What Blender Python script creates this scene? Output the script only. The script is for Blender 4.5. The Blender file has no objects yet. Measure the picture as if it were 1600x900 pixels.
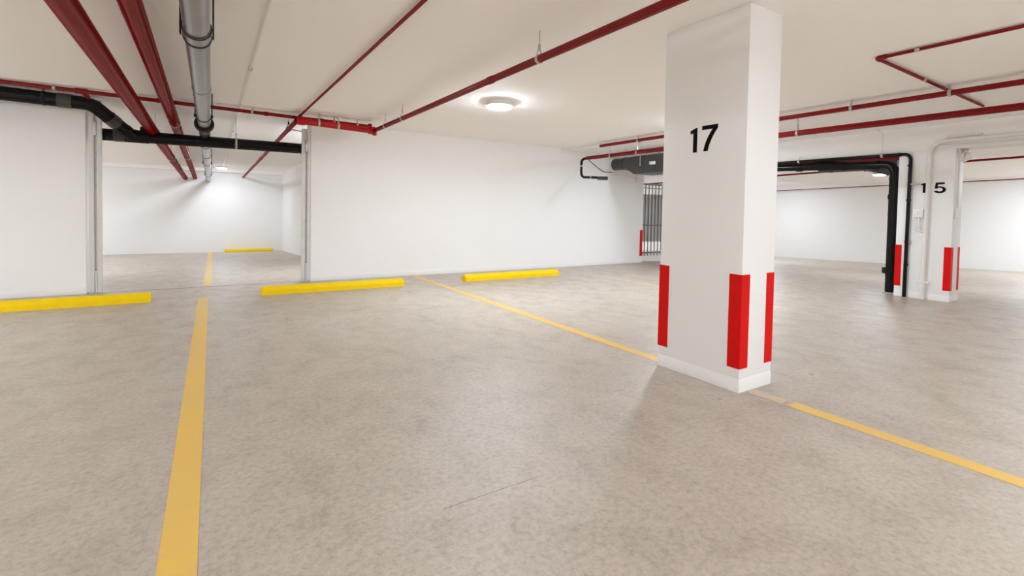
import bpy, bmesh, math
from mathutils import Vector, Matrix
from mathutils.geometry import tessellate_polygon

scene = bpy.context.scene
COL = scene.collection
CEIL = 2.45

# ------------------------------------------------------------------ materials
def new_mat(name):
    m = bpy.data.materials.new(name); m.use_nodes = True
    nt = m.node_tree; nt.nodes.clear()
    out = nt.nodes.new('ShaderNodeOutputMaterial')
    b = nt.nodes.new('ShaderNodeBsdfPrincipled')
    nt.links.new(b.outputs[0], out.inputs[0])
    return m, nt, b

def noise(nt, scale, detail=4, rough=.55, vec=None, dist=0):
    n = nt.nodes.new('ShaderNodeTexNoise')
    n.inputs['Scale'].default_value = scale; n.inputs['Detail'].default_value = detail
    n.inputs['Roughness'].default_value = rough; n.inputs['Distortion'].default_value = dist
    if vec is not None: nt.links.new(vec, n.inputs['Vector'])
    return n.outputs['Fac']

def ramp(nt, fac, stops):
    r = nt.nodes.new('ShaderNodeValToRGB'); e = r.color_ramp.elements
    while len(e) < len(stops): e.new(.5)
    for k, (p, c) in enumerate(stops):
        e[k].position = p; e[k].color = (*c, 1) if len(c) == 3 else c
    nt.links.new(fac, r.inputs[0])
    return r.outputs[0]

def mix(nt, fac, a, b, mode='MIX'):
    m = nt.nodes.new('ShaderNodeMix'); m.data_type = 'RGBA'; m.blend_type = mode
    for s, v in ((m.inputs[0], fac), (m.inputs[6], a), (m.inputs[7], b)):
        if isinstance(v, (int, float)): s.default_value = v
        elif isinstance(v, tuple): s.default_value = (*v, 1)
        else: nt.links.new(v, s)
    return m.outputs[2]

def bump(nt, b, h, strength, dist=.01):
    n = nt.nodes.new('ShaderNodeBump'); n.inputs['Strength'].default_value = strength
    n.inputs['Distance'].default_value = dist
    nt.links.new(h, n.inputs['Height']); nt.links.new(n.outputs[0], b.inputs['Normal'])

def world_pos(nt, scale=(1, 1, 1)):
    g = nt.nodes.new('ShaderNodeNewGeometry')
    m = nt.nodes.new('ShaderNodeMapping'); m.inputs['Scale'].default_value = scale
    nt.links.new(g.outputs['Position'], m.inputs[0])
    return m.outputs[0]

def paint(name, col, rough=.5, var=.04, spec=.5, metal=0, nscale=3, bmp=0, bscale=60):
    m, nt, b = new_mat(name)
    p = world_pos(nt)
    f = noise(nt, nscale, 5, .6, p)
    lo = tuple(c * (1 - var) for c in col); hi = tuple(min(1, c * (1 + var)) for c in col)
    nt.links.new(ramp(nt, f, [(.3, lo), (.7, hi)]), b.inputs['Base Color'])
    b.inputs['Roughness'].default_value = rough
    b.inputs['Specular IOR Level'].default_value = spec
    b.inputs['Metallic'].default_value = metal
    if bmp: bump(nt, b, noise(nt, bscale, 3, .5, p), bmp, .004)
    return m

def enamel(name, col, gloss_rough, fac, tint, var=.08, nscale=4, edge=.25):
    """Painted or moulded surface: matt body under a thin, weak gloss layer."""
    m = paint(name, col, .6, var, 0, 0, nscale)
    nt = m.node_tree
    b = next(n for n in nt.nodes if n.type == 'BSDF_PRINCIPLED')
    out = next(n for n in nt.nodes if n.type == 'OUTPUT_MATERIAL')
    g = nt.nodes.new('ShaderNodeBsdfGlossy'); g.inputs['Roughness'].default_value = gloss_rough
    g.inputs['Color'].default_value = (*tint, 1)
    lw = nt.nodes.new('ShaderNodeLayerWeight'); lw.inputs['Blend'].default_value = edge
    mr = nt.nodes.new('ShaderNodeMapRange'); mr.inputs['To Min'].default_value = fac[0]; mr.inputs['To Max'].default_value = fac[1]
    nt.links.new(lw.outputs['Facing'], mr.inputs['Value'])
    mx = nt.nodes.new('ShaderNodeMixShader')
    nt.links.new(mr.outputs[0], mx.inputs[0]); nt.links.new(b.outputs[0], mx.inputs[1]); nt.links.new(g.outputs[0], mx.inputs[2])
    nt.links.new(mx.outputs[0], out.inputs[0])
    return m

M = {}
M['wall'] = paint('white_wall_paint', (.88, .872, .866), .55, .012, .3, 0, .8, .15, 40)
M['pillar'] = paint('white_pillar_paint', (.87, .865, .858), .5, .012, .3, 0, 1.2, .12, 50)
M['ceiling'] = paint('off_white_ceiling_paint', (.965, .948, .942), .8, .01, .2, 0, .7, .25, 12)
M['red'] = enamel('red_pipe_paint', (.19, .002, .004), .16, (.025, .13), (1, .80, .76))
M['red_bright'] = enamel('bright_red_pipe_paint', (.42, .006, .008), .2, (.03, .12), (1, .8, .76))
M['band'] = paint('red_marking_paint', (.68, .005, .004), .45, .03, .12, 0, 6)
M['black'] = enamel('black_plastic_pipe', (.0075, .007, .007), .2, (.012, .07), (1, 1, 1), .25)
M['grey_plastic'] = paint('dark_grey_plastic', (.060, .060, .057), .45, .15, .3, 0, 9)
M['rubber'] = paint('black_rubber', (.010, .009, .009), .6, .2, .3)
M['steel'] = paint('dull_steel_pipe', (.26, .255, .25), .27, .15, .5, .9, 5)
M['zinc'] = paint('galvanised_steel', (.50, .49, .47), .4, .1, .5, .7, 14)
M['duct'] = paint('grey_duct_steel', (.085, .083, .081), .36, .08, .5, .5, 5)
M['conduit'] = paint('painted_conduit', (.78, .76, .74), .45, .02, .4)
M['track'] = paint('pale_grey_steel', (.70, .685, .665), .45, .04, .4, 0, 9)
M['yellow_block'] = paint('yellow_stop_paint', (.86, .585, .002), .5, .04, .2, 0, 8, .2, 50)
M['digit'] = paint('black_stencil_paint', (.004, .004, .004), .7, .1, .1)
M['bars'] = paint('grey_gate_steel', (.22, .215, .215), .45, .1, .4, .2)
M['infill'] = paint('grey_gate_infill', (.62, .60, .60), .6, .05, .3)
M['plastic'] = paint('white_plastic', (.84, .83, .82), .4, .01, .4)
M['cut'] = paint('dusty_saw_cut', (.30, .265, .23), .8, .3, .2, 0, 9)
M['joint'] = paint('dark_joint_filler', (.30, .27, .24), .8, .15, .2, 0, 20)

def lamp_glass(name='lit_lamp_diffuser', power=250):
    m, nt, b = new_mat(name)
    b.inputs['Base Color'].default_value = (.9, .9, .9, 1)
    b.inputs['Emission Color'].default_value = (.89, .985, 1.09, 1)
    b.inputs['Emission Strength'].default_value = power
    return m
M['lamp'] = lamp_glass()

def concrete():
    m, nt, b = new_mat('worn_concrete_floor')
    p = world_pos(nt)
    big = noise(nt, .55, 6, .62, p, .6)
    mid = noise(nt, 4.5, 8, .72, world_pos(nt, (1, .8, 1)), .4)
    fine = noise(nt, 38, 6, .8, p)
    c1 = ramp(nt, big, [(.3, (.42, .36, .292)), (.55, (.455, .394, .326)), (.75, (.49, .43, .36))])
    c2 = ramp(nt, mid, [(.33, (.82, .81, .79)), (.5, (1, 1, 1)), (.68, (1.08, 1.08, 1.07))])
    c = mix(nt, .8, c1, c2, 'MULTIPLY')
    c3 = ramp(nt, fine, [(.32, (.62, .61, .59)), (.5, (1, 1, 1)), (.68, (1.25, 1.25, 1.25))])
    c = mix(nt, .75, c, c3, 'MULTIPLY')
    # sparse dark chips and scuffs
    scr = noise(nt, 7, 10, .82, world_pos(nt, (1.7, .6, 1)), 1.6)
    k = ramp(nt, scr, [(.60, (0, 0, 0)), (.66, (.55, .55, .55))])
    c = mix(nt, k, c, (.27, .23, .195))
    lt = noise(nt, 11, 9, .8, world_pos(nt, (.7, 1.5, 1)), 1.2)
    c = mix(nt, ramp(nt, lt, [(.61, (0, 0, 0)), (.67, (.5, .5, .5))]), c, (.62, .57, .51))
    nt.links.new(c, b.inputs['Base Color'])
    r = ramp(nt, mid, [(.3, (.44, .44, .44)), (.7, (.27, .27, .27))])
    nt.links.new(r, b.inputs['Roughness'])
    b.inputs['Specular IOR Level'].default_value = .5
    grit = noise(nt, 120, 3, .8, p)
    h = mix(nt, .45, mix(nt, .5, fine, grit), mid)
    bump(nt, b, h, .42, .012)
    return m
M['floor'] = concrete()

def line_paint():
    m, nt, b = new_mat('worn_yellow_line_paint')
    p = world_pos(nt)
    a = noise(nt, 1.3, 5, .6, p)
    f = noise(nt, 60, 5, .7, p)
    c = ramp(nt, a, [(.3, (.70, .46, .13)), (.7, (.76, .47, .07))])
    c = mix(nt, ramp(nt, f, [(.28, (.5, .5, .5)), (.45, (0, 0, 0))]), c, (.55, .42, .24))
    nt.links.new(c, b.inputs['Base Color'])
    b.inputs['Roughness'].default_value = .42
    bump(nt, b, f, .2, .006)
    return m
M['line'] = line_paint()

def faded_line():
    m, nt, b = new_mat('faded_yellow_line_paint')
    p = world_pos(nt)
    a = noise(nt, 7, 6, .7, p)
    c = ramp(nt, a, [(.42, (.50, .44, .37)), (.62, (.66, .50, .27))])
    nt.links.new(c, b.inputs['Base Color']); b.inputs['Roughness'].default_value = .38
    return m
M['faded'] = faded_line()

# ------------------------------------------------------------------ helpers
def tag(o, label=None, cat=None, group=None, kind=None):
    if label: o['label'] = label
    if cat: o['category'] = cat
    if group: o['group'] = group
    if kind: o['kind'] = kind
    return o

def origin_of(o):
    v = Vector((0, 0, 0))
    while o is not None: v += o.location; o = o.parent
    return v

def build(name, bm, mat, parent=None, loc=None, label=None):
    """Link a bmesh given in world coordinates as one object."""
    bmesh.ops.recalc_face_normals(bm, faces=bm.faces)
    me = bpy.data.meshes.new(name)
    base = origin_of(parent) if parent else Vector((0, 0, 0))
    off = Vector(loc) if loc is not None else base
    bmesh.ops.translate(bm, verts=bm.verts, vec=-off)
    bm.to_mesh(me); bm.free()
    for p in me.polygons: p.use_smooth = True
    me.set_sharp_from_angle(angle=math.radians(32))
    me.materials.append(mat)
    o = bpy.data.objects.new(name, me); COL.objects.link(o)
    if parent: o.parent = parent
    o.location = off - base if parent else off
    if label: o['label'] = label
    return o

def thing(name, label, cat, loc, group=None):
    o = bpy.data.objects.new(name, None); COL.objects.link(o)
    o.empty_display_size = .1; o.location = loc
    return tag(o, label, cat, group)

def structure(name, bm, mat):
    return tag(build(name, bm, mat), kind='structure')

def add_box(bm, lo, hi, bev=0.0, seg=2):
    r = bmesh.ops.create_cube(bm, size=1)
    vs = r['verts']
    for v in vs:
        v.co = Vector([(lo[i] + hi[i]) / 2 + v.co[i] * (hi[i] - lo[i]) for i in range(3)])
    if bev:
        es = list({e for v in vs for e in v.link_edges})
        bmesh.ops.bevel(bm, geom=es, offset=bev, segments=seg, affect='EDGES', profile=.5)
    return bm

def box(lo, hi, bev=0.0, seg=2):
    return add_box(bmesh.new(), lo, hi, bev, seg)

def fillet(pts, rad, n=8):
    pts = [Vector(p) for p in pts]
    if len(pts) < 3 or rad <= 0: return pts
    out = [pts[0]]
    for i in range(1, len(pts) - 1):
        a, b, c = pts[i - 1], pts[i], pts[i + 1]
        u = (a - b); w = (c - b); lu, lw = u.length, w.length
        u.normalize(); w.normalize()
        ang = u.angle(w)
        if abs(math.pi - ang) < 1e-3: out.append(b); continue
        d = min(rad / math.tan(ang / 2), lu * .48, lw * .48)
        r = d * math.tan(ang / 2)
        ctr = b + (u + w).normalized() * (r / math.sin(ang / 2))
        p0, p1 = b + u * d, b + w * d
        v0, v1 = p0 - ctr, p1 - ctr
        tot = v0.angle(v1); ax = v0.cross(v1).normalized()
        for k in range(n + 1):
            out.append(ctr + Matrix.Rotation(tot * k / n, 3, ax) @ v0)
    out.append(pts[-1])
    return out

def add_tube(bm, pts, r, n=20, rad=0, bn=8, cap=True):
    pts = fillet(pts, rad, bn)
    T = []
    for i in range(len(pts)):
        a = pts[max(i - 1, 0)]; b = pts[min(i + 1, len(pts) - 1)]
        T.append((b - a).normalized())
    ref = Vector((0, 0, 1)) if abs(T[0].z) < .9 else Vector((1, 0, 0))
    N = (ref - T[0] * ref.dot(T[0])).normalized()
    rings = []
    for i, p in enumerate(pts):
        if i:
            N = (N - T[i] * N.dot(T[i])).normalized()
        B = T[i].cross(N)
        rr = r[i] if isinstance(r, (list, tuple)) else r
        rings.append([bm.verts.new(p + (N * math.cos(2 * math.pi * k / n) + B * math.sin(2 * math.pi * k / n)) * rr) for k in range(n)])
    for a, b in zip(rings, rings[1:]):
        for k in range(n):
            bm.faces.new((a[k], a[(k + 1) % n], b[(k + 1) % n], b[k]))
    if cap:
        bm.faces.new(rings[0][::-1]); bm.faces.new(rings[-1])
    return bm

def tube(pts, r, n=20, rad=0, bn=8): return add_tube(bmesh.new(), pts, r, n, rad, bn)

def add_sleeve(bm, p, d, r0, r1, length, n=24):
    """A collar round a pipe: bore r0, outer radius r1, chamfered rims."""
    p = Vector(p); d = Vector(d).normalized()
    ref = Vector((0, 0, 1)) if abs(d.z) < .9 else Vector((1, 0, 0))
    N = (ref - d * ref.dot(d)).normalized(); B = d.cross(N)
    c = min((r1 - r0) * .35, length * .2)
    prof = [(-length / 2, r0), (-length / 2, r1 - c), (-length / 2 + c, r1), (length / 2 - c, r1), (length / 2, r1 - c), (length / 2, r0)]
    rings = [[bm.verts.new(p + d * t + (N * math.cos(2 * math.pi * k / n) + B * math.sin(2 * math.pi * k / n)) * rr) for k in range(n)] for t, rr in prof]
    for a, b in zip(rings, rings[1:] + rings[:1]):
        for k in range(n):
            bm.faces.new((a[k], a[(k + 1) % n], b[(k + 1) % n], b[k]))
    return bm

def sleeve(p, d, r0, r1, length, n=24): return add_sleeve(bmesh.new(), p, d, r0, r1, length, n)

def add_extrude(bm, poly, fr, depth):
    """poly: 2D outline; fr(u, v, w) -> world point; w runs 0..depth."""
    n = len(poly)
    a = [bm.verts.new(fr(u, v, 0)) for u, v in poly]
    b = [bm.verts.new(fr(u, v, depth)) for u, v in poly]
    for k in range(n): bm.faces.new((a[k], a[(k + 1) % n], b[(k + 1) % n], b[k]))
    tris = tessellate_polygon([[Vector((u, v, 0)) for u, v in poly]])
    for t in tris:
        bm.faces.new([a[i] for i in t]); bm.faces.new([b[i] for i in reversed(t)])
    return bm

def lerp(a, b, t): return Vector(a).lerp(Vector(b), t)
def at_y(a, b, y): return lerp(a, b, (y - a[1]) / (b[1] - a[1]))

def hanger(parent, p, d, r, zc=CEIL, rods='one', name='hanger', mat=None):
    """Clevis hanger: ring round the pipe, nut and threaded rod up to the slab."""
    mat = mat or M['zinc']
    p = Vector(p)
    bm = sleeve(p, d, r * .98, r + .006, .026)
    if rods == 'one':
        top = p + Vector((0, 0, r + .055))
        side = Vector(d).normalized().cross(Vector((0, 0, 1))).normalized()
        for s in (-1, 1):
            add_tube(bm, [p + side * s * (r + .004), p + side * s * (r * .7 + .004) + Vector((0, 0, r * .8)), top], .005, 6)
        add_tube(bm, [top - Vector((0, 0, .012)), top + Vector((0, 0, .02))], .012, 6)
    h = build(name, bm, mat, parent)
    rb = bmesh.new()
    if rods == 'one':
        add_tube(rb, [p + Vector((0, 0, r + .05)), (p.x, p.y, zc)], .0045, 6)
    else:
        side = Vector(d).normalized().cross(Vector((0, 0, 1))).normalized()
        for s in (-1, 1):
            q = p + side * s * (r + .012)
            add_tube(rb, [q - Vector((0, 0, .03)), (q.x, q.y, zc)], .006, 6)
            add_tube(rb, [q - Vector((0, 0, .012)), q + Vector((0, 0, .012))], .014, 6)
    build('rod', rb, mat, h)
    return h

# ------------------------------------------------------------------ floor shape
def floor_z(x, y):
    z = 0.0
    if x < 5 and y > 8.0: z = -(y - 8.0) * (.485 / 11.8)              # back bay falls away
    elif x > 9.0:
        t = (x - 9.0) / 11.6
        z = -t * (.38 + .20 * max(0, min(1, (y - 3.9) / 7.4)))         # right bay falls away
    return z

def grid_floor():
    bm = bmesh.new()
    def patch(xs, ys, f):
        g = [[bm.verts.new((x, y, f(x, y))) for y in ys] for x in xs]
        for i in range(len(xs) - 1):
            for j in range(len(ys) - 1):
                bm.faces.new((g[i][j], g[i + 1][j], g[i + 1][j + 1], g[i][j + 1]))
    lin = lambda a, b, n: [a + (b - a) * k / n for k in range(n + 1)]
    patch(lin(-9, 9, 2), lin(-7, 8, 2), lambda x, y: 0)
    patch([-9, 4.0], [8.0, 20.0], lambda x, y: -(y - 8.0) * (.485 / 11.8))
    patch([4.0, 9.0], [8.0, 13.2], lambda x, y: 0)
    patch(lin(9, 20.8, 8), [-7, -3, 0, 2, 3.9, 5.5, 7.5, 9.5, 11.3, 13.2], lambda x, y: floor_z(max(x, 9.0001), y))
    bmesh.ops.remove_doubles(bm, verts=bm.verts, dist=1e-5)
    return bm
structure('floor', grid_floor(), M['floor'])

# ------------------------------------------------------------------ room shell
structure('ceiling', box((-9.2, -7.2, CEIL), (21, 20.2, CEIL + .2)), M['ceiling'])
W = 7.842
structure('wall_center', box((1.277, W, -.05), (8.54, W + .2, CEIL)), M['wall'])
structure('wall_near_left', box((-9, W, -.05), (-1.33, W + .2, CEIL)), M['wall'])
structure('wall_side', box((2.235, W + .2, -.7), (2.40, 20, CEIL)), M['wall'])
structure('wall_back', box((-9, 19.8, -.7), (2.235, 20, CEIL)), M['wall'])
structure('wall_left', box((-9.2, -7, -.7), (-9, 20, CEIL)), M['wall'])
structure('wall_rear', box((-9, -7.2, -.7), (20.8, -7, CEIL)), M['wall'])
structure('wall_right', box((20.6, -7, -.8), (20.8, 13.2, CEIL)), M['wall'])
structure('wall_far', box((2.4, 13.0, -.8), (20.6, 13.2, CEIL)), M['wall'])
structure('trim_1', box((8.54, -7, 2.105), (8.90, W, CEIL), .004), M['wall'])       # beam over the right openings
structure('trim_2', box((8.62, 8.02, -.12), (13.2, 8.20, .125), .006), M['wall'])   # low kerb under the gate
structure('trim_3', box((-1.33, 7.86, -.004), (1.277, 7.885, .0015)), M['joint'])   # slab joint in the opening
structure('trim_5', box((.74, 1.6185, -.004), (1.17, 1.6208, .0006)), M['cut'])           # short saw cut in the slab
structure('baseboard_center', box((1.277, W - .004, 0), (8.54, W, .085), .001), M['wall'])
structure('baseboard_left', box((-9, W - .004, 0), (-1.33, W, .085), .001), M['wall'])
structure('trim_4', box((-9, 19.5, 2.33), (2.235, 19.8, CEIL)), M['ceiling'])

# ------------------------------------------------------------------ digits
def arc(cx, cy, rx, ry, a0, a1, n):
    return [(cx + rx * math.cos(math.radians(a0 + (a1 - a0) * k / n)), cy + ry * math.sin(math.radians(a0 + (a1 - a0) * k / n))) for k in range(n + 1)]
ONE = [(.10, 0), (.24, 0), (.24, 1), (.19, 1), (0, .90), (0, .76), (.10, .80)]
SEVEN = [(.0, 1), (.0, .84), (.37, .84), (.30, .72), (.22, .56), (.15, .38), (.10, .20), (.06, 0), (.22, 0), (.25, .17), (.30, .34), (.38, .54), (.47, .72), (.55, .85), (.55, 1)]
FIVE = ([(.10, 1), (.04, .45), (.16, .43)] + arc(.30, .34, .155, .165, 140, -90, 12) + arc(.30, .34, .155, .165, -95, -140, 3) +
        [(.165, .26), (0, .21)] + arc(.30, .33, .315, .33, 212, 360, 12) + arc(.30, .33, .315, .31, 5, 118, 9) + [(.20, .60), (.215, .82), (.54, .82), (.54, 1)])

def digit(parent, poly, X, y_left, z0, h, w):
    """Painted figure on a face looking towards -X; text runs towards -Y."""
    bm = bmesh.new()
    add_extrude(bm, poly, lambda u, v, t: Vector((X - t, y_left - u * h * w, z0 + v * h)), .0015)
    return build('number', bm, M['digit'], parent)

def corner_guard(parent, xc, yc, sx, sy, w, z0, z1):
    """Painted red angle wrapping a pillar corner; sx, sy point from the corner into the pillar."""
    e = .0025
    a = lambda u, v: (xc + sx * u, yc + sy * v)
    poly = [a(-e, -e), a(w, -e), a(w, .001), a(.001, .001), a(.001, w), a(-e, w)]
    bm = bmesh.new()
    add_extrude(bm, poly, lambda u, v, t: Vector((u, v, z0 + t)), z1 - z0)
    return build('corner_stripe', bm, M['band'], parent)

def pillar(x0, x1, y0, y1, label, bw=.085, top=CEIL, bx=None):
    t = thing('pillar', label, 'pillar', ((x0 + x1) / 2, (y0 + y1) / 2, 0))
    build('shaft', box((x0, y0, -.03), (x1, y1, top), .004), M['pillar'], t)
    build('base_band', box((x0 - .0015, y0 - .0015, -.03), (x1 + .0015, y1 + .0015, .086), .0015), M['pillar'], t)
    for xc, sx in ((x0, 1), (x1, -1)):
        for yc, sy in ((y0, 1), (y1, -1)):
            corner_guard(t, xc, yc, sx, sy, bw if not bx else bx, .152, .752)
    return t

P17 = pillar(2.825, 3.185, 1.763, 2.412, 'white square concrete pillar with black number 17 standing on the yellow line')
digit(P17, ONE, 2.825, 2.178, 1.556, .168, 1.36)
digit(P17, SEVEN, 2.825, 2.086, 1.558, .172, 1.27)
P15 = pillar(8.54, 8.87, 2.318, 2.945, 'white concrete pillar with black number 15, conduit and black pipes on it', .085, 2.105, .075)
digit(P15, ONE, 8.54, 2.678, 1.505, .140, 1.6)
digit(P15, FIVE, 8.54, 2.535, 1.495, .150, 1.45)

# ------------------------------------------------------------------ wheel stops
def wheel_stop(x0, x1, y, z, label, group=None, grade=0.0):
    d = .175
    prof = [(0, 0), (.003, .057), (.068, .103), (.107, .103), (.172, .057), (d, 0)]
    L = x1 - x0
    bm = bmesh.new()
    secs = [(0, .92), (.012, .985), (.03, 1), (L - .03, 1), (L - .012, .985), (L, .92)]
    rings = [[bm.verts.new((x0 + s, y + d / 2 + (u - d / 2) * k, z + v * k)) for u, v in prof] for s, k in secs]
    for a, b in zip(rings, rings[1:]):
        for k in range(len(prof)):
            q = (k + 1) % len(prof)
            bm.faces.new((a[k], a[q], b[q], b[k]))
    bm.faces.new(rings[0]); bm.faces.new(rings[-1][::-1])
    o = build('wheel_stop', bm, M['yellow_block'], None, ((x0 + x1) / 2, y + d / 2, z))
    return tag(o, label, 'wheel stop', group)
G = 'yellow wheel stops along the walls'
wheel_stop(-2.49, -.606, 6.86, 0, 'yellow concrete wheel stop cut off by the left edge of the photo', G)
wheel_stop(.53, 2.412, 6.80, 0, 'yellow concrete wheel stop in front of the right-hand door track', G)
wheel_stop(3.43, 5.30, 6.80, 0, 'yellow concrete wheel stop nearest to the barred gate, at the long white wall', G)
wheel_stop(.375, 1.90, 19.52, floor_z(0, 19.6), 'small distant yellow wheel stop at the back wall of the far bay', G)

# ------------------------------------------------------------------ painted lines
def line(xc, w, y0, y1, z0, z1, mat, label):
    bm = bmesh.new()
    t = .0012
    v = [bm.verts.new((x, y, z + k)) for k in (0, t) for (x, y, z) in
         ((xc - w / 2, y0, z0), (xc + w / 2, y0, z0), (xc + w / 2, y1, z1), (xc - w / 2, y1, z1))]
    for f in ((0, 1, 2, 3), (4, 5, 6, 7), (0, 1, 5, 4), (1, 2, 6, 5), (2, 3, 7, 6), (3, 0, 4, 7)):
        bm.faces.new([v[i] for i in f])
    o = build('parking_line', bm, mat, None, (xc, (y0 + y1) / 2, (z0 + z1) / 2))
    return tag(o, label, 'floor line')
line(-.092, .106, -4, 6.95, 0.0002, .0002, M['line'], 'wide yellow line on the floor running from the bottom left edge towards the opening')
line(-.055, .106, 8.01, 19.75, floor_z(0, 8.01) + .0002, floor_z(0, 19.75) + .0002, M['line'], 'yellow floor line in the far bay beyond the opening, reaching the back wall')
line(2.925, .10, 2.42, 7.80, .0002, .0002, M['line'], 'yellow floor line between pillar 17 and the long white wall')
line(2.945, .10, -4, 1.50, .0002, .0002, M['line'], 'yellow floor line running from pillar 17 to the right edge of the photo')
line(2.94, .09, 1.535, 1.75, .0002, .0002, M['faded'], 'short worn end of yellow paint touching the base of pillar 17')
line(5.94, .09, 3.2, 7.8, .0002, .0002, M['faded'], 'faded yellow floor line to the right of the third wheel stop')

# ------------------------------------------------------------------ door tracks at the opening
def door_track(x0, x1, label, s):
    """Pale steel channel post: back plate, two flanges, anchor foot, short conduit."""
    y1 = W + .04
    t = thing('door_track', label, 'door track', ((x0 + x1) / 2, y1, 0), 'steel door tracks at the opening')
    w = x1 - x0
    build('back_plate', box((x0, y1 - .012, 0), (x1, y1, 2.33), .002), M['track'], t)
    build('flange', box((x0, y1 - .040, 0), (x0 + w * .40, y1 - .012, 2.30), .004), M['track'], t)
    build('flange', box((x1 - w * .38, y1 - .046, 0), (x1, y1 - .012, 2.42), .004), M['track'], t)
    build('foot_plate', box((x0 - .004, y1 - .06, 0), (x1 + .004, y1 + .0, .012), .002), M['zinc'], t)
    for k in range(9):
        build('bolt', tube([(x0 + w * .52, y1 - .02, .3 + k * .21), (x0 + w * .52, y1 - .008, .3 + k * .21)], .008, 8), M['zinc'], t)
    c = bmesh.new()
    add_tube(c, [(x0 + w * .52, y1 - .035, .012), (x0 + w * .52, y1 - .035, .27)], .011, 10)
    add_tube(c, [(x0 + w * .40, y1 - .035, .27), (x0 + w * .64, y1 - .035, .27)], .013, 10)
    build('stub_conduit', c, M['track'], t)
    build('bracket', box((x0 + w * .36, y1 - .05, 1.98), (x0 + w * .62, y1 - .02, 2.16), .003), M['zinc'], t)
    return t
door_track(1.150, 1.273, 'pale steel door track post at the left end of the long white wall', 1)
door_track(-1.300, -1.175, 'pale steel door track post at the end of the left white wall', -1)

# ------------------------------------------------------------------ heavy pipes, left
def run(a, b, y0, y1, flat=1.5):
    """Straight run along line a-b from y0 to y1, level (towards the rear) before y=flat."""
    k = at_y(a, b, flat)
    return [Vector((k.x, y0, k.z)), k, at_y(a, b, y1)]

def big_pipe(name, label, cat, a, b, r, mat, hangs, rods, coups=(), y0=-6.98):
    pts = run(a, b, y0, 19.79)
    t = thing(name, label, cat, pts[1])
    build('pipe', tube(pts, r, 32), mat, t)
    d = (Vector(b) - Vector(a)).normalized()
    for y in hangs:
        hanger(t, at_y(a, b, y), d, r, CEIL, rods, 'hanger', M['rubber'] if rods == 'two' else M['zinc'])
    for y, ln, ro in coups:
        build('coupling', sleeve(at_y(a, b, y), d, r * .98, ro, ln, 32), mat if ro < r * 1.2 else M['rubber'], t)
    return t
R1A, R1B = (-.66, 3.37, 2.172), (-.775, 19.8, 2.076)
R2A, R2B = (-.40, 3.50, 2.286), (-.496, 19.8, 2.096)
GA, GB = (-.08, 3.09, 2.218), (-.106, 19.8, 2.035)
big_pipe('sprinkler_main', 'thick dark red pipe under the ceiling, leftmost of the two thick ones', 'pipe', R1A, R1B, .067, M['red'],
         (8.6, 12.2, 16.0), 'one', ((13.0, .10, .073), (18.9, .10, .073)))
big_pipe('sprinkler_main', 'thick dark red pipe under the ceiling, between its thicker neighbour and the grey steel pipe', 'pipe', R2A, R2B, .060, M['red'],
         (7.9, 12.5, 16.5), 'one', ((18.7, .10, .066),))
gp = big_pipe('drain_pipe', 'grey steel pipe with dark band couplings hung under the ceiling', 'pipe', GA, GB, .071, M['steel'],
              (6.7, 12.9, 16.8), 'two', ((5.2, .05, .0745), (9.5, .08, .078), (11.2, .08, .078)))
gd = (Vector(GB) - Vector(GA)).normalized()
# wide steel band with two black clamping rings near the front, and the black flanged joint
c = build('band_coupling', sleeve(at_y(GA, GB, 3.62), gd, .0705, .0765, .17, 32), M['steel'], gp)
for y in (3.535, 3.705): build('clamp_ring', sleeve(at_y(GA, GB, y), gd, .0765, .081, .016, 32), M['rubber'], c)
for s in (-1, 1):
    q = at_y(GA, GB, 3.62) + Vector((s * .086, 0, 0))
    build('hanger_strap', box((q.x - .005, q.y - .02, q.z - .03), (q.x + .005, q.y + .02, CEIL), .001, 1), M['rubber'], gp)
bm = bmesh.new()
fy = 7.30
for k, (o, ro) in enumerate(((-.06, .104), (.0, .110), (.055, .100))):
    add_sleeve(bm, at_y(GA, GB, fy + o), gd, .0705, ro, .05, 32)
fl = build('flanged_joint', bm, M['rubber'], gp)
for k in range(6):
    a = math.pi * (k + .5) / 3
    q = at_y(GA, GB, fy) + Vector((math.cos(a) * .098, 0, math.sin(a) * .098))
    build('bolt', tube([q - Vector((0, .11, 0)), q + Vector((0, .10, 0))], .007, 6), M['rubber'], fl)

# ------------------------------------------------------------------ slim sprinkler lines on the left and middle ceiling
t = thing('sprinkler_pipe', 'thin dark red pipe crossing the ceiling just in front of the left wall and opening', 'pipe', (-1, 7.3, 2.40))
XA, XB = Vector((-8.98, 7.3, 2.424)), Vector((2.03, 7.3, 2.373))
zt = lambda x: 2.411 + (x + 1.25) * (2.375 - 2.411) / 3.3
build('pipe', tube([(-8.98, 7.3, zt(-2.6)), (-2.6, 7.3, zt(-2.6)), (2.03, 7.3, zt(2.03))], .0235, 16), M['red'], t)
build('tee', add_tube(sleeve((-1.27, 7.3, zt(-1.27)), (1, 0, 0), .0232, .031, .11), [(-1.27, 7.3, zt(-1.27)), (-1.215, 7.36, zt(-1.27) - .055)], .022, 14, 0), M['red'], t)
for x in (-1.50, .45, 1.50, 1.83):
    hanger(t, (x, 7.3, zt(x)), (1, 0, 0), .0235)
for x in (-.55, .62, 1.33): build('coupling', sleeve((x, 7.3, zt(x)), (1, 0, 0), .023, .029, .05), M['red'], t)
build('end_fitting', tube([(2.02, 7.3, zt(2.02) - .03), (2.02, 7.3, zt(2.02) + .035)], .03, 14), M['red'], t)

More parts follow.
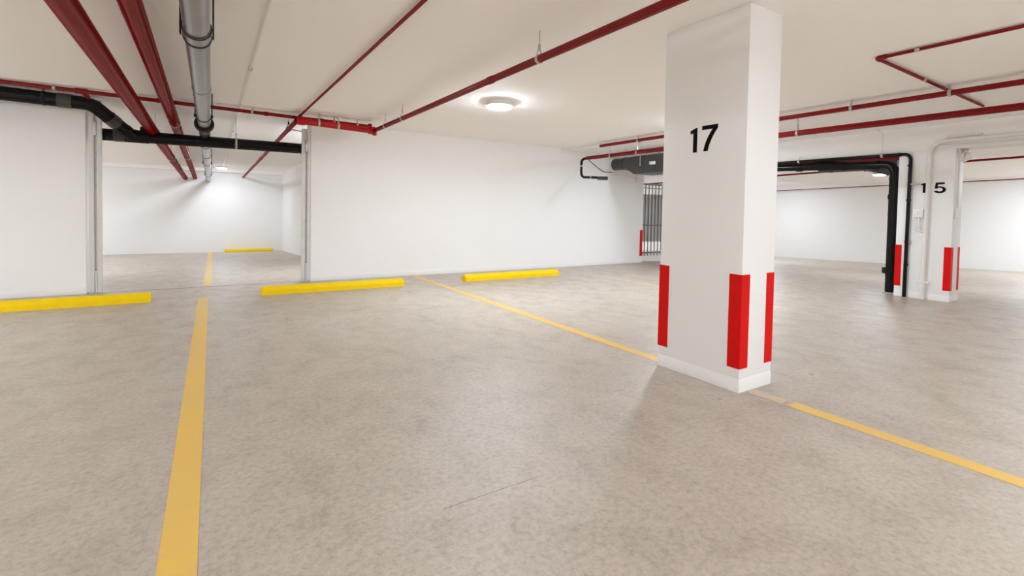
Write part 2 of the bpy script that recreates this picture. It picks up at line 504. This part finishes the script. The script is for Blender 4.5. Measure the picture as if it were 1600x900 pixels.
t = thing('sprinkler_pipe', 'thin red branch pipe running diagonally up the picture over the first parking bay', 'pipe', (1.09, 4, 2.42))
build('pipe', tube([(1.115, -6.98, 2.424), (1.115, 2.86, 2.424), (1.03, 7.3, 2.404)], .0135, 14), M['red'], t)
build('end_fitting', sleeve((1.034, 7.24, 2.404), (0, 1, 0), .013, .022, .06), M['red'], t)

# white conduit on the slab, running to the far lamp
t = thing('ceiling_conduit', 'thin white conduit along the ceiling to the right of the grey steel pipe', 'conduit', (.30, 6, 2.43))
build('tube', tube([(.315, -6.98, 2.432), (.308, 3, 2.432), (.30, 18.15, 2.425)], .0105, 12), M['conduit'], t)
for y in (3.1, 5.2, 7.45, 9.6, 12): build('clip', sleeve((.307, y, 2.43), (0, 1, 0), .010, .018, .03), M['zinc'], t)

# header + main pipe with hangers
HL, HR = Vector((.985, 7.12, 2.318)), Vector((2.03, 7.12, 2.288))
MA, MB = Vector((2.03, 7.12, 2.288)), Vector((2.03, 1.5, 2.232))
t = thing('sprinkler_main', 'long red pipe on hangers crossing the middle ceiling towards pillar 17', 'pipe', (2.03, 5, 2.28))
dM = (MB - MA).normalized()
build('pipe', tube([MA, MB, (2.03, -6.98, 2.20)], .0285, 24), M['red'], t)
for y in (2.90, 5.87, 6.58):
    hanger(t, at_y(MA, MB, y), dM, .0285)
build('coupling', sleeve(at_y(MA, MB, 3.62), dM, .028, .033, .07), M['red'], t)
t = thing('sprinkler_header', 'short thick bright red pipe joining the branches above the left end of the long wall', 'pipe', (1.5, 7.12, 2.30))
dH = (HR - HL).normalized()
build('pipe', tube([HL + dH * .02, HR - dH * .02], .046, 24), M['red_bright'], t)
build('grooved_coupling', tube([HL - dH * .01, HL, HL + dH * .09, HL + dH * .1], [.048, .057, .057, .048], 24), M['red_bright'], t)
build('grooved_coupling', tube([HR - dH * .09, HR - dH * .08, HR + dH * .01, HR + dH * .02], [.048, .056, .056, .048], 24), M['red_bright'], t)
build('plug', tube([HR + Vector((.0, -.02, -.07)), HR + Vector((.0, -.02, 0))], .032, 18), M['red_bright'], t)
for x in (1.26, 1.52):
    hanger(t, (x, 7.12, 2.318 - (x - .985) * .0287), (1, 0, 0), .046)
t = thing('sprinkler_pipe', 'red pipe going back through the opening from the short bright red header', 'pipe', (.97, 10, 2.3))
BB = Vector((.945, 19.79, 2.196)); BA = HL + Vector((-.005, .02, 0))
build('pipe', tube([BA, BB], .032, 20), M['red'], t)
hb = hanger(t, at_y(BA, BB, 7.95), BB - BA, .032, CEIL, 'one', 'pipe_clamp', M['rubber'])
build('bracket', tube([at_y(BA, BB, 7.95) + Vector((.03, 0, 0)), (1.23, 7.93, 2.285)], .010, 8), M['track'], hb)
build('coupling', sleeve(at_y(BA, BB, 12.6), BB - BA, .031, .04, .08), M['red'], t)

# ------------------------------------------------------------------ black drain, left
t = thing('drain_pipe', 'black pipe hung along the top of the left wall, bending down into the opening', 'pipe', (-2, 7.65, 2.34))
r = .078
path = [(-8.98, 7.65, 2.352), (-2.02, 7.65, 2.352), (-1.235, 7.65, 2.333), (-.915, 8.10, 2.050)]
build('pipe', tube(path, r, 28, .15, 10), M['black'], t)
build('collar', sleeve((-1.475, 7.65, 2.339), (1, 0, -.02), .0775, .084, .13, 28), M['grey_plastic'], t)
dd = Vector(path[3]) - Vector(path[2])
for s, ln in ((.50, .13), (.86, .06)):
    build('collar', sleeve(Vector(path[2]) + dd * s, dd, .0775, .083, ln, 28), M['grey_plastic'] if ln > .1 else M['black'], t)
hanger(t, (-1.66, 7.65, 2.343), (1, 0, 0), r, CEIL, 'one', 'hanger', M['rubber'])
t = thing('drain_pipe', 'black horizontal pipe spanning the opening between the two door tracks', 'pipe', (0, 8.2, 2.05))
LA, LB = Vector((-1.62, 8.2, 2.038)), Vector((1.50, 8.2, 2.064))
build('pipe', tube([LA, LB], .078, 28), M['black'], t)
build('collar', sleeve((-1.045, 8.2, 2.044), (1, 0, 0), .0775, .085, .12, 28), M['grey_plastic'], t)
build('wye', add_tube(sleeve((-.86, 8.2, 2.045), (1, 0, 0), .0775, .084, .26, 28), [(-.93, 8.14, 2.06), (-.80, 8.2, 2.045)], .08, 24), M['black'], t)
build('cleanout_plug', tube([(-.80, 8.2, 2.10), (-.80, 8.2, 2.185)], [.035, .026], 12), M['rubber'], t)
for x in (.30,):
    hanger(t, (x, 8.2, 2.055), (1, 0, 0), .078)

# ------------------------------------------------------------------ right-hand sprinkler lines
t = thing('sprinkler_main', 'red pipe above pillar 15, upper of the two long ones on the right', 'pipe', (6.1, 3, 2.37))
build('pipe', tube([(6.1, -6.98, 2.356), (6.1, 2.6, 2.366), (6.1, 6.68, 2.38)], .027, 20), M['red'], t)
for y in (1.72, 2.57, 5.75): hanger(t, (6.1, y, 2.364), (0, 1, 0), .027)
build('painted_end', tube([(6.1, 6.68, 2.38), (6.1, W, 2.40)], .017, 14), M['conduit'], t, label='off-white end piece')
t = thing('sprinkler_main', 'red pipe above pillar 15, lower of the two long ones on the right', 'pipe', (6.4, 3, 2.21))
build('pipe', tube([(6.4, -6.98, 2.19), (6.4, 1.27, 2.197), (6.4, 7.40, 2.238)], .036, 22), M['red'], t)
for y in (3.30, 6.05, 6.72): hanger(t, (6.4, y, 2.222 if y > 5 else 2.21), (0, 1, 0), .036)
t = thing('sprinkler_pipe', 'thin red pipe along the ceiling at the top right corner of the photo', 'pipe', (4.6, 0, 2.43))
build('pipe', tube([(4.6, -6.98, 2.431), (4.6, 1.765, 2.431)], .0135, 14), M['red'], t)
build('elbow', tube([(4.6, 1.70, 2.431), (4.6, 1.765, 2.431), (4.66, 1.765, 2.431)], .018, 14, .02), M['red'], t)
build('coupling', sleeve((4.6, 1.50, 2.431), (0, 1, 0), .013, .0175, .03), M['zinc'], t)
t = thing('sprinkler_pipe', 'thin red cross pipe on the ceiling leading from the corner elbow towards pillar 15', 'pipe', (6, 1.77, 2.43))
build('pipe', tube([(4.665, 1.765, 2.431), (7.42, 1.795, 2.428)], .0135, 14), M['red'], t)
build('coupling', sleeve((5.62, 1.776, 2.43), (1, 0, 0), .013, .0175, .05), M['zinc'], t)

# black hose looping from the lower red pipe
t = thing('flexible_hose', 'black U-bent hose at the end of a red pipe near the ventilation duct', 'hose', (6.4, 7.4, 2.0))
build('hose', tube([(6.4, 7.40, 2.238), (6.4, 7.56, 2.225), (6.4, 7.56, 1.865), (6.4, 6.80, 1.812)], .025, 16, .11, 10), M['black'], t)
build('clamp', sleeve((6.4, 7.56, 2.09), (0, 0, 1), .0245, .028, .03), M['zinc'], t)
build('clamp', sleeve((6.4, 7.24, 1.843), (0, 1, .07), .0245, .029, .03), M['zinc'], t)
build('nozzle', sleeve((6.4, 6.93, 1.808), (0, 1, .07), .01, .034, .26), M['grey_plastic'], t)
build('cable', tube([(6.42, 7.36, 2.20), (6.44, 7.10, 2.02), (6.46, 6.95, 1.93), (6.47, 6.75, 1.92)], .008, 8, .3), M['rubber'], t)
bm = tube([(6.4, 6.82, 1.83), (6.4, 6.82, 2.19)], .005, 6)
build('hanger', bm, M['zinc'], t)

# ------------------------------------------------------------------ ventilation ducts
def duct(label, X, Y, Z, back=-1.9):
    """Round intake, swelling into a flat rectangular body (runs along Y)."""
    t = thing('ventilation_duct', label, 'duct', (X, Y, Z), 'grey ventilation ducts under the ceiling')
    n = 40
    def sec(y, hw, zc, hh, k):
        out = []
        for i in range(n):
            a = 2 * math.pi * i / n
            c, s = math.cos(a), math.sin(a)
            q = max(abs(c), abs(s))
            f = (1 - k) + k / q * .98
            out.append((X + c * f * hw, Y + y, Z + zc + s * f * hh))
        return out
    def loft(secs):
        bm = bmesh.new()
        R = [[bm.verts.new(p) for p in s] for s in secs]
        for a, b in zip(R, R[1:]):
            for i in range(n): bm.faces.new((a[i], a[(i + 1) % n], b[(i + 1) % n], b[i]))
        bm.faces.new(R[0]); bm.faces.new(R[-1][::-1])
        return bm
    build('intake', loft([sec(.95, .100, .09, .100, 0), sec(.93, .122, .09, .122, 0), sec(.80, .128, .09, .128, 0), sec(.05, .128, .085, .128, 0)]), M['duct'], t)
    build('body', loft([sec(.06, .135, .085, .135, 0), sec(0, .14, .08, .14, .1), sec(-.42, .27, .0, .185, 1), sec(back, .27, .0, .185, 1)]), M['duct'], t)
    build('joint_ring', sleeve((X, Y + .05, Z + .085), (0, 1, 0), .125, .140, .05, 40), M['grey_plastic'], t)
    build('joint_ring', sleeve((X, Y + .70, Z + .088), (0, 1, 0), .126, .134, .03, 40), M['grey_plastic'], t)
    build('glint_plate', box((X - .281, Y - .98, Z - .02), (X - .268, Y - .84, Z + .04), .003), M['plastic'], t, label='small white plate as a reflected glint')  # white plate stands in for a bright lamp reflection on the duct
    for y, w, zz in ((.70, .134, .09), (-.60, .28, 0), (back + .25, .28, 0)):
        for s in (-1, 1):
            build('hanger_strap', box((X + s * w - .006, Y + y - .012, Z + zz - .03), (X + s * w + .006, Y + y + .012, CEIL), .001, 1), M['zinc'], t)
    return t
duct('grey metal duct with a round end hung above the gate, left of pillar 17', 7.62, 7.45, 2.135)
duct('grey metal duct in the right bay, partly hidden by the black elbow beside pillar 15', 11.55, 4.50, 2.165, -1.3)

# ------------------------------------------------------------------ gate
t = thing('bar_gate', 'grey barred metal gate seen between the long wall and pillar 17', 'gate', (10, 8.11, .125))
gx0, gx1, gz0, gz1, gy = 8.76, 12.7, .17, 1.885, 8.11
fr = bmesh.new()
add_box(fr, (gx0, gy - .02, gz1 - .045), (gx1, gy + .02, gz1), .003, 1)
add_box(fr, (gx0, gy - .02, gz0), (gx1, gy + .02, gz0 + .045), .003, 1)
add_box(fr, (gx0, gy - .018, .855), (gx1, gy + .018, .885), .002, 1)
add_box(fr, (gx0, gy - .018, 1.76), (gx1, gy + .018, 1.778), .002, 1)
build('rail_frame', fr, M['bars'], t)
N = 34
for k in range(N):
    x = gx0 + .03 + k * (gx1 - gx0 - .06) / (N - 1)
    build('bar', tube([(x, gy, .125), (x, gy, gz1 - .01)], .0125, 8), M['bars'], t)
inf = bmesh.new()
add_box(inf, (gx0 + .01, gy + .022, .46), (gx1 - .01, gy + .03, 1.62))
k = gx0 + .06
while k < gx1:
    add_box(inf, (k, gy + .016, .46), (k + .03, gy + .022, 1.62)); k += .06
build('infill_panel', inf, M['infill'], t)
# red corner stripe on the wall end
bm = bmesh.new()
add_extrude(bm, [(8.455, W - .0025), (8.5425, W - .0025), (8.5425, W + .09), (8.540, W + .09), (8.540, W), (8.455, W)], lambda u, v, s: Vector((u, v, .155 + s)), .61)
tag(build('corner_stripe', bm, M['band'], None, (8.52, W, .155)), 'red painted stripe on the wall corner beside the barred gate', 'stripe')
t = thing('conduit', 'small white conduit stub with brackets on the wall beside the gate top', 'conduit', (8.2, W - .02, 1.9))
build('tube', tube([(7.95, W - .016, 2.0), (8.30, W - .016, 1.955), (8.53, W - .016, 1.93)], .008, 10), M['conduit'], t)
build('tube', tube([(8.28, W - .035, 1.86), (8.28, W - .035, 2.08)], .014, 10), M['conduit'], t)

# ------------------------------------------------------------------ black pipes by pillar 15
t = thing('drain_pipe', 'thick black pipe standing on the floor at the left side of pillar 15', 'pipe', (8.70, 3.06, 0))
r = .060
VX, VY = 8.68, 3.045
zh = 1.945
pp = [(VX, VY, 0), (VX, VY, zh), (VX, 7.60, zh + .17)]
build('pipe', tube(pp, r, 26, .13, 10), M['black'], t)
for z, ln, ro in ((.345, .10, .072), (1.46, .07, .070), (1.735, .05, .064), (1.20, .012, .066)):
    build('coupling', sleeve((VX, VY, z), (0, 0, 1), r * .99, ro, ln, 26), M['black'], t)
build('wall_clip', box((VX - .02, VY + .055, .30), (VX + .02, VY + .105, .39), .006), M['rubber'], t)
for y, ln, ro in ((3.26, .05, .069), (3.72, .07, .070), (4.42, .10, .072)):
    build('coupling', sleeve((VX, y, zh + (y - VY) * .0373), (0, 1, .0373), r * .99, ro, ln, 26), M['black'], t)
build('branch', tube([(VX, 3.72, zh + .03), (VX, 4.0, zh + .07), (VX, 4.35, zh + .045)], [.062, .072, .06], 20), M['black'], t)
build('floor_sleeve', sleeve((VX, VY, .012), (0, 0, 1), r * .99, .085, .024, 26), M['zinc'], t)
t = thing('drain_pipe', 'slim black pipe bending down the front of pillar 15', 'pipe', (8.51, 2.80, 0))
r = .0225
sp = [(8.512, 2.812, 0), (8.512, 2.80, 2.068), (8.512, 7.70, 2.10)]
build('pipe', tube(sp, r, 18, .085, 10), M['black'], t)
for z in (.47, .80, 1.40, 1.90): build('coupling', sleeve((8.512, 2.805, z), (0, 0, 1), r * .98, r + .005, .03), M['black'], t)
build('coupling', sleeve((8.512, 2.93, 2.069), (0, 1, 0), r * .98, r + .005, .03), M['black'], t)
for z in (1.63, .80): build('pipe_clamp', box((8.496, 2.70 if z > 1 else 2.76, z - .010), (8.54, 2.835, z + .010), .003, 1), M['zinc'], t)
for y, top in ((3.15, [(8.512, 3.15, 2.09), (8.512, 3.15, 2.40), (8.3, 3.15, CEIL)]), (4.35, [(8.512, 4.35, 2.10), (8.535, 4.35, 2.17)])):
    h = build('hanger', sleeve((8.512, y, 2.068 + (y - 2.8) * .0065), (0, 1, 0), r * .98, r + .007, .03), M['zinc'], t)
    build('rod', tube(top, .006, 8), M['conduit'], h)

# ------------------------------------------------------------------ white conduits and boxes on pillar 15
t = thing('conduit', 'white conduit rising up the face of pillar 15 and bending along the beam', 'conduit', (8.51, 2.6, 0))
build('tube', tube([(8.510, 2.605, .02), (8.510, 2.580, 2.212), (8.510, -6.9, 2.225)], .0265, 18, .17, 12), M['conduit'], t)
build('fitting', sleeve((8.505, 2.603, .20), (0, 0, 1), .026, .033, .10), M['conduit'], t)
build('fitting', sleeve((8.505, 2.604, .05), (0, 0, 1), .026, .034, .10), M['conduit'], t)
build('bracket', box((8.488, 2.53, .225), (8.541, 2.66, .255), .004, 1), M['conduit'], t)
for z in (.85, 1.92): build('clip', sleeve((8.51, 2.592, z), (0, 0, 1), .026, .030, .03), M['conduit'], t)
build('upper_tube', tube([(8.513, 2.42, 2.262), (8.513, 2.05, 2.266)], .014, 12), M['conduit'], t)
t = thing('conduit', 'second white conduit along the beam just below the bent one by pillar 15', 'conduit', (8.52, 1, 2.14))
build('tube', tube([(8.522, 2.46, 2.142), (8.522, -6.9, 2.152)], .016, 14), M['conduit'], t)
build('cap', sleeve((8.522, 2.46, 2.142), (0, 1, 0), .004, .02, .05), M['conduit'], t)
t = thing('junction_box', 'small square white box on the face of pillar 15 below the number', 'box', (8.52, 2.685, 1.21))
build('case', box((8.49, 2.622, 1.150), (8.540, 2.747, 1.278), .008, 3), M['plastic'], t)
build('cover', box((8.484, 2.628, 1.156), (8.490, 2.741, 1.272), .003), M['plastic'], t)
build('screw', tube([(8.482, 2.684, 1.214), (8.4845, 2.684, 1.214)], .005, 10), M['grey_plastic'], t)
build('conduit_stub', tube([(8.515, 2.674, 1.15), (8.515, 2.674, .965), (8.515, 2.615, .955)], .012, 12, .04), M['conduit'], t)
build('elbow', tube([(8.515, 2.674, 1.0), (8.515, 2.674, .965), (8.515, 2.635, .957)], .017, 12, .03), M['conduit'], t)
t = thing('conduit', 'thin white conduit with a switch body on the narrow end of pillar 15', 'conduit', (8.72, 2.30, 1.3))
build('tube', tube([(8.63, 2.300, 1.29), (8.63, 2.300, 2.06), (8.58, 2.300, 2.10)], .010, 12, .03), M['conduit'], t)
build('switch_body', box((8.585, 2.268, 1.15), (8.70, 2.317, 1.30), .012, 3), M['plastic'], t)
t = thing('wall_fixture', 'rounded white fixture high on the narrow end of pillar 15', 'fixture', (8.74, 2.28, 2.0))
build('base', tube([(8.76, 2.317, 2.005), (8.76, 2.27, 2.005)], .072, 28), M['plastic'], t)
build('dome', tube([(8.76, 2.27, 2.005), (8.765, 2.24, 2.0), (8.77, 2.215, 1.995), (8.775, 2.205, 1.99)], [.062, .056, .036, .014], 24), M['plastic'], t)
build('bracket', box((8.79, 2.25, 1.99), (8.868, 2.317, 2.10), .012, 2), M['conduit'], t)

# ------------------------------------------------------------------ red pipes of the right bay
t = thing('sprinkler_pipe', 'dark red pipe crossing the right bay behind pillar 15', 'pipe', (13, 3, 2.35))
build('pipe', tube([(13, -6.98, 2.34), (13, 2.5, 2.352), (13, 7.3, 2.25), (13, 12.99, 2.20)], .022, 16), M['red'], t)
t = thing('sprinkler_pipe', 'distant thin red pipe along the top of the right-hand wall', 'pipe', (20.2, 5, 2.36))
build('pipe', tube([(20.2, -6.98, 2.40), (20.2, 4, 2.385), (20.2, 12.9, 2.20)], .016, 12), M['red'], t)
t = thing('sprinkler_main', 'short dark red pipe visible in the gap above the black elbow of pillar 15', 'pipe', (9.15, 4, 2.12))
build('pipe', tube([(9.15, 2.75, 2.095), (9.15, 5.6, 2.16)], .05, 20), M['red'], t)
build('coupling', sleeve((9.15, 3.55, 2.113), (0, 1, .02), .0495, .056, .05), M['red'], t)
for y in (2.9, 5.2): build('rod', tube([(9.15, y, 2.14), (9.15, y, CEIL)], .005, 6), M['zinc'], t)

# ------------------------------------------------------------------ lamps
def make_lamp(x, y, label):
    t = thing('ceiling_lamp', label, 'lamp', (x, y, CEIL), 'round ceiling lamps')
    build('housing', tube([(x, y, CEIL), (x, y, CEIL - .062)], .160, 40), M['plastic'], t)
    rs = [.150, .150, .143, .120, .07, .01]; zs = [.058, .066, .074, .083, .088, .089]
    build('diffuser', tube([(x, y, CEIL - z) for z in zs], rs, 40), M['lamp'], t)
    return t
def dim(lamp, mat):
    for ch in lamp.children:
        if ch.name.startswith('diffuser'):
            ch.data = ch.data.copy(); ch.data.materials[0] = mat
L0 = make_lamp(2.93, 5.0, 'round white lit lamp on the middle ceiling, left of pillar 17')
def copy_lamp(x, y, label, zc=CEIL, k=1):
    c = L0.copy(); COL.objects.link(c); c.location = (x, y, zc); c.scale = (k, k, k); c['label'] = label
    for ch in L0.children:
        d = ch.copy(); COL.objects.link(d); d.parent = c
    return c
far = copy_lamp(.26, 18.4, 'small distant lit lamp on the ceiling of the far bay behind the opening')
dim(far, lamp_glass('dimmer_lamp_diffuser', 150))
copy_lamp(11.55, 4.30, 'small lit lamp under the grey duct in the right bay beside the black elbow', 2.072, .72)
copy_lamp(5.7, 4.25, 'added ceiling lamp hidden behind pillar 17, the nearer of two')  # lamps from here down are unseen, added to brighten walls and ceiling
dim(copy_lamp(7.2, 5.45, 'added ceiling lamp hidden behind pillar 17, the farther of two'), lamp_glass('fill_lamp_diffuser', 150))
copy_lamp(-3.4, 4.6, 'added ceiling lamp beyond the left edge of the photo')
copy_lamp(2.93, -1.4, 'added ceiling lamp behind the camera, over the second yellow line')
copy_lamp(-3.4, -1.6, 'added ceiling lamp behind the camera on the left')
copy_lamp(5.2, -2.6, 'added ceiling lamp beyond the right edge of the photo')
copy_lamp(16.0, -1.0, 'added ceiling lamp in the right bay beyond the right edge of the photo')
copy_lamp(13.6, 10.6, 'added ceiling lamp behind the barred gate, hidden by pillar 17')
for x, y, where in ((-6.7, 4.6, 'far beyond the left edge of the photo'), (-6.7, -1.6, 'behind the camera at the far left'),
                    (-.3, -1.5, 'behind the camera over the first yellow line'), (-.3, -4.8, 'at the rear wall behind the camera, in the middle'),
                    (3.6, -4.8, 'at the rear wall behind the camera, to the right'), (-3.4, 1.5, 'just outside the left edge of the photo'),
                    (-2.6, 11.8, 'in the far bay just behind the end of the left wall'), (1.98, 9.35, 'in the far bay behind the right door track'),
                    (-5.0, 17.4, 'in the far bay near the back wall, hidden by the left wall'), (12.2, .9, 'in the right bay just outside the right edge'),
                    (16.5, 2.2, 'in the right bay outside the right edge, beside the wall'), (18.4, 10.7, 'in the far right corner, hidden by pillar 17'), (14.6, 8.6, 'in the right bay, hidden by pillar 17'), (18.8, 3.1, 'outside the right edge, nearest to the right-hand wall'),
                    (-6.7, 1.4, 'between two others beyond the left edge'),
                    (-3.7, 15.2, 'in the far bay, halfway down, hidden by the left wall'), (-5.6, 15.9, 'in the far bay near its left end'),
                    (18.6, .2, 'outside the right edge, in the middle of the right-hand wall'), (15.2, -3.2, 'outside the right edge, deep behind the camera'),
                    (-3.6, -4.8, 'at the rear wall behind the camera, far left'), (3.2, -3.0, 'behind the camera over the line from pillar 17')):
    copy_lamp(x, y, 'added ceiling lamp ' + where)  # more out-of-view lamps, added only for their light
copy_lamp(-4.2, 12.6, 'added ceiling lamp in the far bay hidden by the left wall')

# ------------------------------------------------------------------ world, camera, view
w = bpy.data.worlds.new('World'); scene.world = w; w.use_nodes = True
w.node_tree.nodes['Background'].inputs[0].default_value = (1, .97, .94, 1)
w.node_tree.nodes['Background'].inputs[1].default_value = .3

cam = bpy.data.cameras.new('camera'); co = bpy.data.objects.new('camera', cam); COL.objects.link(co)
yaw, pit, rol = .56096228, -.02926794, .01893902
F = Vector((math.sin(yaw) * math.cos(pit), math.cos(yaw) * math.cos(pit), math.sin(pit)))
Rt = Vector((math.cos(yaw), -math.sin(yaw), 0)); Up = Rt.cross(F)
R2 = Rt * math.cos(rol) + Up * math.sin(rol); U2 = Up * math.cos(rol) - Rt * math.sin(rol)
mw = Matrix((R2, U2, -F)).transposed().to_4x4(); mw.translation = (0, 0, 1.12)
co.matrix_world = mw
cam.sensor_width = 36; cam.lens = 746.108 / 1600 * 36
cam.shift_x = 0; cam.shift_y = (353.49 - 450) / 1600
cam.clip_start = .05; cam.clip_end = 100
scene.camera = co

scene.view_settings.view_transform = 'Standard'
scene.view_settings.look = 'None'
scene.view_settings.gamma = 1
scene.view_settings.use_curve_mapping = False
scene.view_settings.exposure = 0.09
scene.cycles.use_denoising = True
scene.cycles.max_bounces = 14
scene.cycles.diffuse_bounces = 10
scene.cycles.caustics_reflective = False
